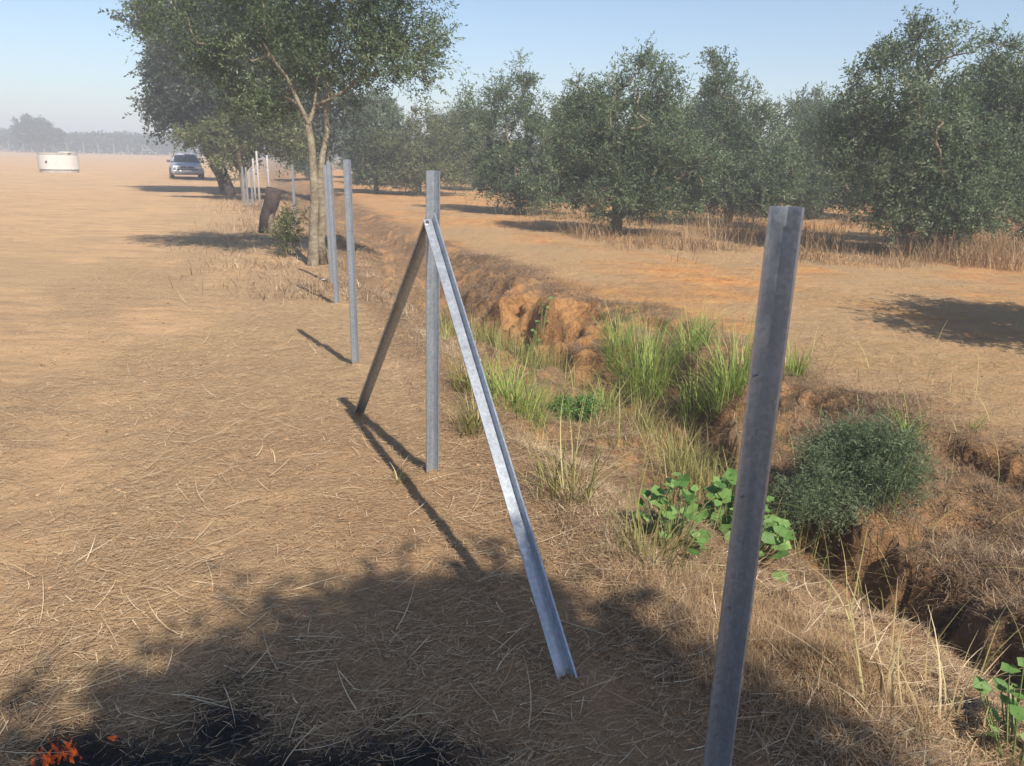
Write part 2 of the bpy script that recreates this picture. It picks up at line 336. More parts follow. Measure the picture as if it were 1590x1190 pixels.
# matted dry grass on both banks
def d2(x, y):
    xc, xl, xr = masks(x, y); v = fbm(x*1.7, y*1.7, 3, 51)
    return (1-.85*np.exp(-((x-.35)/.7)**2-((y-8.7)/1.2)**2)*(x > xc))*sm(-.45, .1, x-xl)*(1-sm(.1, .9, x-xr))*(.25+.75*sm(.35, .55, v))*np.clip(3/y, 0, 1)*inview(x, y)*np.where((np.abs(x-xc) < .25), .35, 1)
P, x, y = on_mesh(270000, lambda x, y: d2(x, y)*(1+1.8*(x > np.interp(y, YK, XC)))); n = len(x); rb = (x > np.interp(y, YK, XC))*1.
_, xl2, _ = masks(x, y); lipv = np.exp(-((x-xl2-.28)/.28)**2)
blades_obj('matted_dry_grass', M['mat'], P-np.array([0, 0, .004]), rng.uniform(0, 6.28, n), rng.uniform(.025, .11, n)*(1+.25*lipv+.3*rb), rng.uniform(.0014, .003, n)*(1+.25*rb),
           np.clip(rng.normal(.22, .22, n)+.1*lipv, -.1, .9), rng.uniform(.2, 1.4, n), np.clip(rng.normal(.40, .24, n)+.42*lipv+.25*(fbm(x*2, y*2, 3, 93)-.5), 0, 1), lat=rng.normal(0, 1.0, n))
tag(bpy.data.objects['matted_dry_grass'], 'grey brown matted dry grass lining the banks of the ditch', 'dry grass', kind='stuff')
# straw bits on the orchard track
def d3(x, y): return sm(.1, .8, x-np.interp(y, YR, XR))*inview(x, y)*(.15+.85*sm(.4, .58, fbm(x*.7, y*1.4, 4, 61)))*np.clip(5/y, 0, 1)
x, y = scatter(60000, -4, 13, 3.5, 24, d3); n = len(x)
M['litter'] = foliage_mat('sunbleached_litter', [(0, (.20, .12, .055)), (.5, (.42, .265, .12)), (1, (.62, .46, .26))], .15, .7)
blades_obj('dead_grass_litter', M['litter'], np.stack([x, y, H(x, y)+.003], 1), rng.normal(0, .7, n), rng.uniform(.03, .13, n), rng.uniform(.0025, .0055, n),
           np.clip(rng.normal(.06, .1, n), -.02, .6), rng.uniform(0, .6, n), np.clip(rng.normal(.5, .25, n), 0, 1))
tag(bpy.data.objects['dead_grass_litter'], 'dead grass litter on the orange dirt track before the olive trees', 'dry grass', kind='stuff')
# golden fine grass between the near post and the channel
gp = at(1190, 990)
def dg(x, y): return np.exp(-((x-gp[0]-(gp[1]-y)*.3)/.26)**2-((y-gp[1])/.42)**2)*(y < 6)
P, x, y = on_mesh(16000, dg); n = len(x)
blades_obj('golden_fine_grass', M['dry'], P, rng.uniform(0, 6.28, n), rng.uniform(.03, .1, n), rng.uniform(.001, .002, n),
           np.clip(rng.normal(.6, .2, n), .1, 1), rng.uniform(.2, 1.5, n), np.clip(rng.normal(.55, .2, n), 0, 1))
tag(bpy.data.objects['golden_fine_grass'], 'fine golden brown grass on the near ditch bank right of the nearest post', 'dry grass', kind='stuff')
# charred straw
def d4(x, y): return burnmask(x, y)
x, y = scatter(12000, -2.4, .8, .7, 2.6, d4); n = len(x)
blades_obj('charred_straw', M['char'], np.stack([x, y, H(x, y)+.004], 1), rng.uniform(0, 6.28, n), rng.uniform(.015, .09, n), rng.uniform(.001, .003, n),
           np.clip(rng.normal(.12, .15, n), -.05, .9), rng.uniform(-.2, .9, n), np.clip(rng.normal(.5, .3, n), 0, 1))
tag(bpy.data.objects['charred_straw'], 'black charred straw around the small flames', 'burnt straw', kind='stuff')
# tall standing dry grass at the orchard edge
def d5(x, y):
    e = 11.8+(fbm(x*.8, x*0+2, 3, 71)-.5)*3+np.where(x < 2.6, (2.6-x)*3.2, 0)
    return (x > -2)*sm(0, 1.2, y-e)*(1-sm(8, 12, y-e))*(.04+.96*sm(.48, .66, fbm(x*.6, y*.6, 4, 72)+.05*sm(3, 6, x)))*inview(x, y)
x, y = scatter(26000, -2, 16, 10.5, 26, d5); n = len(x)
blades_obj('tall_dry_grass', M['dry'], np.stack([x, y, H(x, y)], 1), rng.uniform(0, 6.28, n), rng.uniform(.08, .7, n)*(.2+.9*sm(.4, .65, fbm(x*1.3, y*1.3, 3, 74))), rng.uniform(.005, .011, n),
           np.clip(rng.normal(.76, .2, n), .1, 1), rng.uniform(0, 1.1, n), np.clip(rng.normal(.5, .25, n), 0, 1), lat=rng.normal(0, .8, n))
tag(bpy.data.objects['tall_dry_grass'], 'tall reddish dry grass standing under the front row of olive trees', 'dry grass', kind='stuff')
# thin grass on the field beyond
def d6(x, y):
    t = x-fence_x(y); return (np.exp(-((t+.2)/1.1)**2))*(.2+.8*sm(.4, .6, fbm(x, y, 3, 73)))*(y > 8.5)
x, y = scatter(14000, -14, 2, 8.5, 34, d6); n = len(x)
blades_obj('sparse_verge_grass', M['mat'], np.stack([x, y, H(x, y)], 1), rng.uniform(0, 6.28, n), rng.uniform(.06, .22, n), rng.uniform(.005, .01, n),
           np.clip(rng.normal(.5, .25, n), .0, 1), rng.uniform(0, 1.2, n), np.clip(rng.normal(.6, .22, n), 0, 1))
tag(bpy.data.objects['sparse_verge_grass'], 'short dry grass along the line of posts beyond the pale tree', 'dry grass', kind='stuff')
# yellow green grass in the ditch
def d7(x, y):
    xc, xl, xr = masks(x, y); d = x-xc
    return np.exp(-((d+.38)/.34)**2)*(.12+.88*sm(.42, .6, fbm(x*1.9, y*1.5, 3, 81)))*sm(3.6, 4.8, y)*(1-sm(8.4, 10, y))
x, y = scatter(4200, -2, 3, 2.6, 10, d7); n = len(x)
blades_obj('ditch_grass', M['reed'], np.stack([x, y, H(x, y)], 1), rng.uniform(0, 6.28, n), rng.uniform(.12, .42, n), rng.uniform(.003, .006, n),
           np.clip(rng.normal(.85, .12, n), .3, 1), rng.uniform(.1, 1.3, n), np.clip(rng.normal(.45, .25, n), 0, 1), segs=4)
tag(bpy.data.objects['ditch_grass'], 'yellow green grass growing along the bottom of the ditch', 'grass', kind='stuff')
x, y = scatter(420, 0, 3.4, 1.4, 7, lambda x, y: sm(.2, .9, x-fence_x(y))*inview(x, y)); n = len(x)
blades_obj('long_dry_stalks', M['reed'], np.stack([x, y, H(x, y)], 1), rng.uniform(0, 6.28, n), rng.uniform(.2, .55, n), rng.uniform(.0025, .006, n),
           np.clip(rng.normal(.7, .2, n), .1, 1), rng.uniform(.1, 1.5, n), np.clip(rng.normal(.75, .2, n), 0, 1), segs=6)
tag(bpy.data.objects['long_dry_stalks'], 'long arching yellow stalks sprouting from the near ditch bank', 'dry grass', kind='stuff')
# ------------------------------------------------------------------ clumps of green grass, each a thing
def grass_clump(p, h, r, n, lab, mat='grass', group='tall green grass clumps by the ditch', lean=0):
    h *= 1.12; a = rng.uniform(0, 6.28, n); rr = r*.45*np.sqrt(rng.random(n)); P = np.stack([rr*np.cos(a), rr*np.sin(a), np.zeros(n)-.02], 1)
    P[:, 2] += H(p[0]+P[:, 0], p[1]+P[:, 1])-p[2]
    o = blades_obj('grass_clump', M[mat], P, a+rng.normal(0, .7, n), h*rng.uniform(.45, 1.05, n), rng.uniform(.004, .0085, n),
                   np.clip(rng.normal(.85, .13, n), .2, 1), rng.uniform(.05, 1.5, n), np.clip(rng.normal(.5, .28, n), 0, 1), segs=5, lat=rng.normal(0, .7, n))
    o.location = p; tag(o, lab, 'grass', group); return o
grass_clump(at(1005, 612), .72, .42, 420, 'largest clump of tall green grass, on the mound beyond the ditch')
grass_clump(at(960, 560), .5, .3, 200, 'green grass clump at the left rear of the grassy mound')
grass_clump(at(1075, 640), .42, .2, 130, 'small narrow green grass clump in front of the mound, right of the largest clump')
grass_clump(at(1135, 610), .66, .3, 260, 'tall green grass clump right beside the nearest steel post')
grass_clump(at(1075, 540), .42, .34, 180, 'green grass clump at the back of the mound, between the two tallest clumps')
grass_clump(at(1232, 582), .3, .2, 90, 'low green grass tuft just right of the nearest steel post, on the track edge')
grass_clump(at(1410, 680), .3, .12, 50, 'upright green grass tuft rising behind the dark feathery shrub')
grass_clump(at(1385, 770), .42, .12, 26, 'few tall green blades in front of the dark feathery shrub', mat='reed')
grass_clump(at(1512, 668), .16, .06, 14, 'tiny sprig of green grass alone on the track at right')
grass_clump(at(800, 640), .40, .5, 300, 'wide bright green grass clump seen through the angle of the steel brace')
grass_clump(at(735, 600), .34, .35, 150, 'yellow green grass clump just right of the braced post', mat='reed')
grass_clump(at(740, 670), .3, .25, 130, 'short yellowing grass clump on the lip right of the braced post', mat='reed')
grass_clump(at(690, 525), .18, .12, 50, 'small green tuft beside the braced post, far up the ditch')
grass_clump(at(940, 640), .3, .12, 60, 'small green tuft left of the largest grass clump, down the slope')
grass_clump(at(618, 750), .12, .06, 20, 'tiny yellow tuft on the bare dirt left of the braced post', mat='reed')
grass_clump(at(880, 770), .5, .3, 70, 'thin yellow grass clump on the near ditch lip, right of the long brace', mat='reed')
grass_clump(at(1010, 870), .42, .3, 80, 'arching yellow grass clump in front of the round leaved weed', mat='reed')
grass_clump(at(1450, 1150), .36, .5, 48, 'tall sparse dry grass clump at the bottom right of the ditch bank', mat='drypale')
# ------------------------------------------------------------------ broad leaved weeds
def leaf_plant(name, p, r, h, n, lab, size=.09, cat='weed', mat='weed'):
    t = empty(name, p); sb = MB(); V = []; F = []; A = []
    for i in range(n):
        a = rng.uniform(0, 6.28); q = r*math.sqrt(rng.random()); x = q*math.cos(a); y = q*math.sin(a)
        zg = float(H(p[0]+x, p[1]+y))-p[2]; z = zg+h*rng.uniform(.25, 1)*(1-.5*(q/r)**2); s = size*rng.uniform(.5, 1.1)/2
        b0 = Vector((x*.5, y*.5, float(H(p[0]+x*.5, p[1]+y*.5))-p[2]-.01)); sb.tube([b0, Vector((x*.8, y*.8, (b0.z+z)*.55)), (x, y, z)], [.003, .0025, .0015], 5)
        nrm = Vector((rng.normal(0, .35)+.1, rng.normal(0, .35)-.35, 1)).normalized(); tx = nrm.cross(Vector((math.sin(a), math.cos(a), 0))).normalized(); ty = nrm.cross(tx)
        k = 15; c0 = len(V); V.append(Vector((x, y, z))-nrm*s*.15); va = np.clip(rng.normal(.5, .22), 0, 1); A.append(va)
        for j in range(k):
            th = 2*math.pi*j/k; rad = s*(1+.16*math.cos(5*th)+.05*math.cos(15*th))*(1-.45*max(0, math.cos(th))**8)
            V.append(Vector((x, y, z))+tx*rad*math.cos(th)+ty*rad*math.sin(th)+nrm*s*.12*math.sin(3*th+a)); A.append(va)
        F += [(c0, c0+1+j, c0+1+(j+1) % k) for j in range(k)]
    link('leaves', mesh_np('leaves', [tuple(v) for v in V], F, {'var': A}, True), M[mat], t); sb.build('stem', M['grassstem'], t)
    tag(t, lab, cat, 'broad leaved weeds'); return t
M['grassstem'] = plain('green_stem', (.16, .22, .07), .6)
leaf_plant('leafy_weed', at(1150, 850), .24, .42, 150, 'larger round leaved green weed right behind the nearest steel post', .07)
leaf_plant('leafy_weed', at(1040, 835), .17, .32, 42, 'round leaved green weed left of the nearest post, in the ditch', .062)
leaf_plant('leafy_weed', at(835, 535), .14, .28, 34, 'small green weed on the orange eroded bank', .05)
leaf_plant('leafy_weed', at(1585, 1180), .16, .3, 30, 'green leafy weed at the bottom right corner of the bank', .055)
# ------------------------------------------------------------------ trees
def leafmesh(cl, rad, twigs, per, leaf, up=.5, center=None, aspect=.34):
    """cl (n,3) clump centres; twigs leave each, leaves sit along them"""
    n = len(cl); T = n*twigs; c = np.repeat(cl, twigs, 0); rd = np.repeat(rad, twigs)
    out = c-(center if center is not None else cl.mean(0)); out = out/np.maximum(np.linalg.norm(out, axis=1, keepdims=True), .01)
    d = rng.normal(0, 1, (T, 3)); d /= np.linalg.norm(d, axis=1, keepdims=True); d = d+out*.45; d[:, 2] += up*rng.random(T)*1.6; d /= np.linalg.norm(d, axis=1, keepdims=True)
    s0 = c+rng.normal(0, .28, (T, 3))*rd[:, None]; Lt = rd*rng.uniform(.5, 1.25, T)
    k = np.tile(np.linspace(.05, 1, per), T); c2 = np.repeat(s0, per, 0); d2_ = np.repeat(d, per, 0); L2 = np.repeat(Lt, per)
    p = c2+d2_*(L2*k)[:, None]; p[:, 2] -= (L2*k)**2*.35
    m_ = len(p); e = rng.normal(0, 1, (m_, 3)); e /= np.linalg.norm(e, axis=1, keepdims=True); e = e+d2_*.7; e /= np.linalg.norm(e, axis=1, keepdims=True)
    s = np.cross(e, rng.normal(0, 1, (m_, 3))); s /= np.maximum(np.linalg.norm(s, axis=1, keepdims=True), .01)
    ln = leaf*rng.uniform(.6, 1.2, m_)[:, None]; wd = ln*aspect/2
    V = np.stack([p, p+e*ln*.5+s*wd, p+e*ln, p+e*ln*.5-s*wd], 1).reshape(-1, 3); F = np.arange(m_*4).reshape(-1, 4)
    tone = np.repeat(np.repeat(rng.normal(0, .17, n), twigs), per)
    var = np.clip(rng.normal(.5, .2, m_)+tone, 0, 1)
    return V, F, np.repeat(var, 4)
def skeleton(nodes, parents, cl, rad_tip=.008, rad_scale=.017):
    nodes = [np.array(q, float) for q in nodes]; parents = list(parents); base_n = len(nodes)
    root = nodes[0]; order = np.argsort(np.linalg.norm(cl-nodes[min(1, base_n-1)], axis=1))
    for i in order:
        P = np.array(nodes); dd = np.linalg.norm(P-cl[i], axis=1)+.25*np.maximum(0, P[:, 2]-cl[i][2])*2; dd[0] += 50
        if base_n > 2: pass
        j = int(np.argmin(dd)); a = nodes[j]; d = cl[i]-a; L = np.linalg.norm(d)
        if L > .35:
            mid = a+d*.5+rng.normal(0, .07*L, 3); mid[2] -= .03*L; nodes.append(mid); parents.append(j); j = len(nodes)-1
        nodes.append(cl[i].copy()); parents.append(j)
    k = np.zeros(len(nodes)); 
    for i in range(len(nodes)-1, -1, -1):
        k[i] += 1
        if parents[i] >= 0: k[parents[i]] += k[i]
    return nodes, parents, rad_scale*k**.42*.6+rad_tip*0
def tubes(nodes, parents, r, minr=.006, n=7):
    mb = MB()
    for i, p in enumerate(parents):
        if p < 0 or r[i] < minr: continue
        a, b = nodes[p], nodes[i]; m_ = (a+b)/2+rng.normal(0, .02, 3)*np.linalg.norm(b-a)
        ra = min(r[p], r[i]*1.5); nn = n if ra > .03 else 5
        mb.tube([a, m_, b], [ra, (ra+r[i])/2, r[i]], nn, .08, False)
    return mb
def lobes_pts(lobes, n):
    vol = np.array([l[3]*l[4]*l[5] for l in lobes])**.8; pick = rng.choice(len(lobes), n, p=vol/vol.sum()); d = rng.normal(0, 1, (n, 3)); d /= np.linalg.norm(d, axis=1, keepdims=True)
    rr = rng.random(n)**.42*.95; L = np.array(lobes, float)[pick]; return L[:, :3]+d*rr[:, None]*L[:, 3:6]
def grow(name, base, lobes, n, label, cat='tree', group=None, mat='olive', twigs=12, per=12, leaf=.085, crad=.4, trunk=None, bark='bark', rs=.017, up=.5, trad=None, aspect=.34, extra=()):
    """lobes in local coordinates of the base"""
    t = empty(name, base); cl = lobes_pts(lobes, n)
    if trunk is None:
        zc = min(l[2]-l[5]*.7 for l in lobes); th = max(.35, min(.9, zc+.4))
        nodes = [(0, 0, -.15), (.03, .02, th*.5), (.0, .05, th)]; par = [-1, 0, 1]
        for q in range(4):
            a = q*1.6+rng.uniform(0, .6); nodes.append((math.cos(a)*.5, math.sin(a)*.5, th+.55+rng.uniform(-.1, .3))); par.append(2)
    else: nodes, par = trunk
    N_, P_, r_ = skeleton(nodes, par, cl, rad_scale=rs)
    tubes(N_, P_, r_).build('trunk', M[bark], t, True)
    V, F, v = leafmesh(cl, rng.uniform(.6, 1.2, n)*crad, twigs, per, leaf, up, np.array([0, 0, np.mean([l[2] for l in lobes])]), aspect)
    link('crown', mesh_np('crown', V, F, {'var': v}), M[mat], t)
    tag(t, label, cat, group); return t
def px_lobes(base, L):
    """L: (px, py, depth Y, rx, ry, rz) -> local lobes"""
    out = []
    for px, py, Y, rx, ry, rz in L:
        q = p3(px, py, Y); out.append((q[0]-base[0], q[1]-base[1], q[2]-base[2], rx, ry, rz))
    return out
G = 'olive trees of the orchard'
def orchard(bpx, bpy_, L, n, lab, **k):
    b = far(bpx, bpy_); Y = b[1]
    L = [(q[0], q[1], q[2], q[3]*1.14, q[4], q[5]*.97) for q in L]; hw = max(q[3] for q in L); k.setdefault('twigs', 18); k.setdefault('per', 15); k['leaf'] = k.get('leaf', .085)*.85
    return grow('olive_tree', b, px_lobes(b, [(q[0], q[1], Y+q[2], q[3], q[4], q[5]) for q in L])+[(0, -.1, .95, hw*1.3, .9, .6), (.2, .1, 1.7, hw*1.4, 1, .8)], int(n*1.3), lab, 'olive tree', G, **k)
orchard(650, 303, [(640, 235, 0, 1.6, 1.4, 1.15), (590, 235, 0, .9, 1, .9), (690, 220, .5, 1., 1, 1.1), (650, 272, -.6, 1.5, 1, .6), (650, 195, 0, .6, .6, .6)], 150, 'smallest and palest olive tree of the front row, behind the braced post', mat='olive_light', leaf=.12, crad=.5)
orchard(830, 333, [(800, 165, 0, .95, 1, .95), (745, 165, .3, .65, .7, .65), (770, 230, 0, .95, 1, .8), (850, 220, 0, .7, .9, .9), (820, 285, -.3, 1.1, 1, .7), (800, 300, -.2, .9, .8, .45), (760, 285, 0, .7, .8, .5), (880, 275, 0, .7, .8, .6), (810, 120, 0, .4, .4, .45), (715, 145, .2, .25, .3, .3)], 190, 'rounded olive tree right of the braced post, a dark gap between it and the next', leaf=.1)
orchard(955, 365, [(950, 190, 0, 1.0, 1, .85), (1010, 130, 0, .72, .7, .65), (900, 160, .2, .5, .6, .6), (1020, 220, -.3, .9, .9, .7), (900, 240, -.2, .6, .7, .7), (1000, 290, -.4, .85, .8, .45), (980, 310, -.3, .8, .7, .35), (1060, 300, 0, .7, .7, .4), (885, 295, 0, .5, .5, .45), (960, 250, 0, .9, .9, .7), (1005, 100, 0, .3, .3, .3), (1080, 270, -.3, .5, .6, .6)], 230, 'broad olive tree in the middle with a thick trunk standing in dry grass')
orchard(1130, 352, [(1130, 200, 0, .9, .9, .9), (1120, 130, 0, .55, .5, .55), (1165, 180, 0, .55, .6, .7), (1150, 265, -.3, 1.1, .9, .75), (1130, 305, 0, 1.1, .8, .45), (1190, 300, 0, .6, .6, .4), (1115, 100, 0, .25, .25, .28)], 170, 'tall narrow olive tree with pale tip, left of the nearest steel post', leaf=.1)
orchard(1245, 340, [(1240, 210, 0, .75, .9, .8), (1290, 190, 0, .8, .9, .7), (1225, 180, 0, .45, .5, .5), (1260, 270, 0, 1.5, 1, .8), (1270, 300, 0, 1.5, 1, .5), (1300, 235, 0, .9, .9, .9)], 150, 'lower olive tree behind the top of the nearest steel post', leaf=.11)
orchard(1440, 398, [(1410, 170, 0, 1.0, 1, .85), (1370, 110, 0, .55, .6, .45), (1440, 85, 0, .65, .6, .5), (1330, 230, .2, .6, .7, .8), (1460, 230, -.3, .9, .9, .8), (1390, 285, -.2, 1.0, .8, .5), (1420, 320, 0, .9, .7, .35), (1350, 190, 0, .5, .6, .5), (1490, 320, -.4, .55, .6, .55), (1440, 45, 0, .28, .28, .22)], 240, 'largest olive tree at right with low branches reaching the dry grass')
orchard(1600, 392, [(1560, 150, 0, .75, .9, .8), (1560, 85, 0, .45, .5, .4), (1600, 230, 0, 1, 1, .9), (1555, 300, -.4, .7, .7, .6), (1520, 200, 0, .5, .6, .8), (1650, 150, 0, .9, .9, .9)], 210, 'olive tree cut by the right edge of the photo')
# tree outside the frame at right whose shade falls on the track
grow('olive_tree', (6.3, 6.1, 0), [(0, 0, 2.2, 1.3, 1.2, .8), (.6, .3, 2.8, .9, .9, .6)], 200, 'olive tree beyond the right edge shading the track', 'olive tree', G)
# tree behind the photographer whose shade covers the foreground
gb = grow('olive_tree', (3.32, -4.30, 0), [(-0.9, 1.0, 5.3, 1.35, 1.2, 0.6), (-1.6, 0.6, 5.3, 0.9, 0.8, 0.5), (-0.45, 0.2, 5.5, 0.9, 0.9, 0.6), (-0.75, 1.75, 5.2, 0.75, 0.7, 0.45), (-1.9, -0.1, 5.3, 1.1, 1.0, 0.6), (-0.4, 0.1, 5.6, 1.3, 1.2, 0.6), (-0.6, 1.8, 5.3, 0.5, 0.5, 0.4), (-2.1, 0.5, 5.3, 0.8, 0.7, 0.5), (-0.75, 0.8, 5.5, 1.1, 1.0, 0.5), (-0.8, 2.0, 5.2, 0.6, 0.55, 0.4), (-0.5, 1.2, 5.3, 1.0, 0.9, 0.5)], 620,
     'large olive tree behind the photographer shading the foreground', 'olive tree', G, twigs=15, per=12, leaf=.12)
# second and third rows
proto = grow('olive_tree', (0, 30, 0), [(0, 0, 2.3, 1.6, 1.5, 1.2), (.5, .2, 3.2, .9, .9, .8), (-.6, 0, 3.0, .8, .8, .7), (.1, -.3, 1.4, 1.6, 1.5, .8), (0, 0, .7, 1.5, 1.4, .5)], 230, 'olive tree in the second row, above the gap between braced post and its neighbour', 'olive tree', G, leaf=.13, twigs=11, per=10)
rows = [(29.5, 2.6, 1.05, 'second row olive tree between the two rounded middle trees'), (27, 6.2, 1.0, 'second row olive tree behind the broad middle one'), (25.5, 9.8, 1.0, 'second row olive tree behind the lower one by the near post'),
        (23, 14.6, 1.05, 'second row olive tree glimpsed behind the two rightmost trees'), (22.5, 12.2, 1., 'second row olive tree filling in left of the largest right one'), (38, -2.0, 1.1, 'olive tree far behind the palest one, left of the middle gap'), (40, 2.5, 1.1, 'far olive tree behind the rounded one right of the braced post'),
        (36, 7, 1.1, 'third row olive tree behind the centre of the orchard'), (35, 12.5, 1.1, 'third row olive tree behind the narrow tall one'), (34, 17, 1.1, 'third row olive tree low behind the near post top'),
        (33, 22, 1.1, 'third row olive tree behind the far right group'), (42, -7.2, 1.15, 'far orchard tree seen beside the pale trunk, right of it'), (33, -5.8, .95, 'orchard tree just right of the pale tree trunk'), (52, -10, 1.2, 'farthest orchard tree seen past the pale trunk'),
        (50, -4, 1.2, 'distant orchard tree behind the palest front one'), (54, 4, 1.2, 'distant orchard tree in the middle of the back row'), (50, 13, 1.2, 'distant orchard tree at the right of the back row'), (48, 22, 1.2, 'distant orchard tree at the far right of the back row'), (46, -12, 1.1, 'orchard tree seen between the leaning stump and the pale trunk')]
first = True
for i, (Y, X, s, lab) in enumerate(rows):
    loc = (X, Y, float(H(X, Y)))
    if first: proto.location = loc; proto['label'] = lab; proto.scale = (s, s, s); first = False
    else: copy_thing(proto, loc, i*1.3, (s*(1+.12*math.sin(i*2.)), s*(1+.12*math.cos(i*3.)), s*(.93+.13*math.sin(i*1.7+1))), lab)
# pale trunk tree on the fence line
b1 = far(487, 412); Y1 = b1[1]
def loc1(px, py, dy=0): q = p3(px, py, Y1+dy); return (q[0]-b1[0], q[1]-b1[1], q[2]-b1[2])
tr = [(0, 0, -.15), loc1(487, 370), loc1(489, 320), loc1(488, 275), loc1(484, 225), loc1(480, 195), loc1(466, 165, -.1), loc1(445, 120, -.2), loc1(420, 85, -.3), loc1(395, 50, -.4), loc1(488, 165, .1), loc1(494, 110, .2), loc1(492, 50, .2), loc1(486, 5, .2),
      loc1(440, 150, .3), loc1(520, 90, .5), loc1(560, 60, .6)]
pr = [-1, 0, 1, 2, 3, 4, 5, 6, 7, 8, 5, 10, 11, 12, 6, 11, 15]
L1 = [(600, 70, .2, .75, .8, .75), (650, 90, .3, .42, .5, .5), (560, 20, 0, .9, .9, .8), (440, 60, .2, .85, .9, .75), (380, 40, -.2, .8, .8, .8), (420, 150, .3, .6, .7, .4), (520, 130, .5, .55, .7, .4), (300, 30, 0, .8, .8, .6), (235, 35, 0, .4, .5, .42), (560, 90, .3, .8, .8, .6), (480, 60, .4, .9, .9, .7), (480, -60, 0, 1.4, 1.2, .8), (340, -60, 0, 1.2, 1, .7), (600, -50, 0, .9, .9, .6), (350, 120, .3, .5, .6, .45), (675, 60, .1, .22, .3, .35)]
t1 = grow('roadside_tree', b1, px_lobes(b1, [(q[0], q[1], Y1+q[2], q[3], q[4], q[5]) for q in L1]), 330, 'tree with pale twisted trunk forking upward, standing in the line of posts', 'tree', None, trunk=(tr, pr), bark='palebark', leaf=.058, crad=.36, twigs=20, per=15, rs=.0052, aspect=.3, extra=())
mb = MB()
for pts, r in (([loc1(500, 415, .12), loc1(497, 370, .1), loc1(501, 320, .05), loc1(497, 285, .05), loc1(501, 240, .1), loc1(508, 205, .15), loc1(506, 165, .2), loc1(514, 120, .25), loc1(530, 60, .3)], [.09, .065, .055, .05, .042, .036, .03, .022, .01]), ([(-.02, 0, -.1), (0, 0, .12), loc1(487, 370), loc1(488, 300), loc1(484, 225), loc1(478, 190)], [.11, .08, .068, .06, .05, .04])):
    mb.tube(pts, r, 12, .12)
mb.build('stem', M['palebark'], t1, True)
# big dark tree further along the line
b2 = far(358, 303); Y2 = b2[1]
L2 = [(330, 120, 0, 1.9, 1.8, 1.8), (300, 70, 0, 1.7, 1.6, 1.6), (285, 160, 0, 1.0, 1.2, 1.1), (420, 130, 0, 1.6, 1.6, 1.6), (262, 190, 0, .6, .7, .5), (400, 30, 0, 2, 2, 1.6), (480, 90, 0, 1.5, 1.5, 1.6), (368, 210, -.5, .9, 1, .9), (240, 30, 0, .9, .9, 1.0), (275, 115, 0, 1.2, 1.2, 1.3), (258, 155, 0, .7, .9, 1.0), (470, 190, 0, 1.4, 1.4, 1.0), (520, 190, .5, 1.4, 1.4, 1.3)]
grow('roadside_tree', b2, px_lobes(b2, [(q[0], q[1], Y2+q[2], q[3], q[4], q[5]) for q in L2]), 420, 'tallest dark leafy tree beyond the stump, its crown hanging beside the parked car', 'tree', None, mat='dark_leaf', leaf=.15, crad=.6, twigs=16, per=14, bark='darkbark', rs=.026, aspect=.45,
     trunk=([(0, 0, -.2), (-.25, 0, .7), (-.6, 0, 1.5), (-1, 0, 2.3), (.4, .2, 2.6), (.9, .3, 3.6)], [-1, 0, 1, 2, 2, 4]))
b3 = far(378, 312)
grow('roadside_tree', b3, px_lobes(b3, [(360, 215, b3[1], 1.0, .8, .6), (325, 205, b3[1], .6, .6, .45), (350, 250, b3[1], .5, .5, .5), (400, 190, b3[1], 1.1, .9, .9), (440, 215, b3[1], .9, .9, .7), (295, 215, b3[1], .35, .4, .25)]), 170, 'yellow green bushy tree in front of the tall dark one, left of the metal posts', 'tree', None, mat='olive_light', leaf=.11, crad=.45)
b4 = far(338, 287)
grow('roadside_tree', (b4[0]-1.2, b4[1]+4, 0), [(0, 0, 3., 2, 2, 1.6), (0, 0, 4.5, 1.6, 1.6, 1.2)], 110, 'dark tree right behind the parked car in the row of roadside trees', 'tree', None, mat='dark_leaf', leaf=.2, crad=.6, aspect=.45)
# bushes at the foot of the pale tree
bb = far(452, 398)
grow('olive_bush', bb, [(0, 0, .3, .24, .3, .3), (.1, 0, .5, .2, .25, .22), (-.2, .3, .35, .15, .2, .2)], 38, 'dark green bush of suckers at the left foot of the pale trunk', 'bush', None, leaf=.05, crad=.15, twigs=9, per=8, rs=.004, mat='olive_light')
# dark feathery shrub on the right bank
sp = at(1335, 790)
o = grow('feathery_shrub', sp, [(0, .1, .2, .3, .22, .18), (-.22, 0, .08, .22, .2, .13), (.18, .1, .22, .2, .2, .16), (.02, .1, .34, .16, .16, .09), (-.36, -.02, .0, .12, .12, .08)], 150, 'dark green feathery shrub on the far bank, right of the nearest steel post', 'shrub', None, mat='feather', leaf=.03, crad=.17, twigs=24, per=18, rs=.0035, up=.45, aspect=.13,
     trunk=([(0, 0, -.05), (0, .03, .06)], [-1, 0]))
wp = at(890, 655)
grow('low_bush', wp, [(0, 0, .07, .17, .14, .06), (.1, 0, .12, .08, .08, .07), (-.1, .03, .1, .07, .07, .05)], 34, 'small round green bush low on the slope left of the grassy mound', 'bush', None, mat='weed', leaf=.03, crad=.08, twigs=14, per=8, rs=.003, trunk=([(0, 0, -.03), (0, 0, .05)], [-1, 0]))
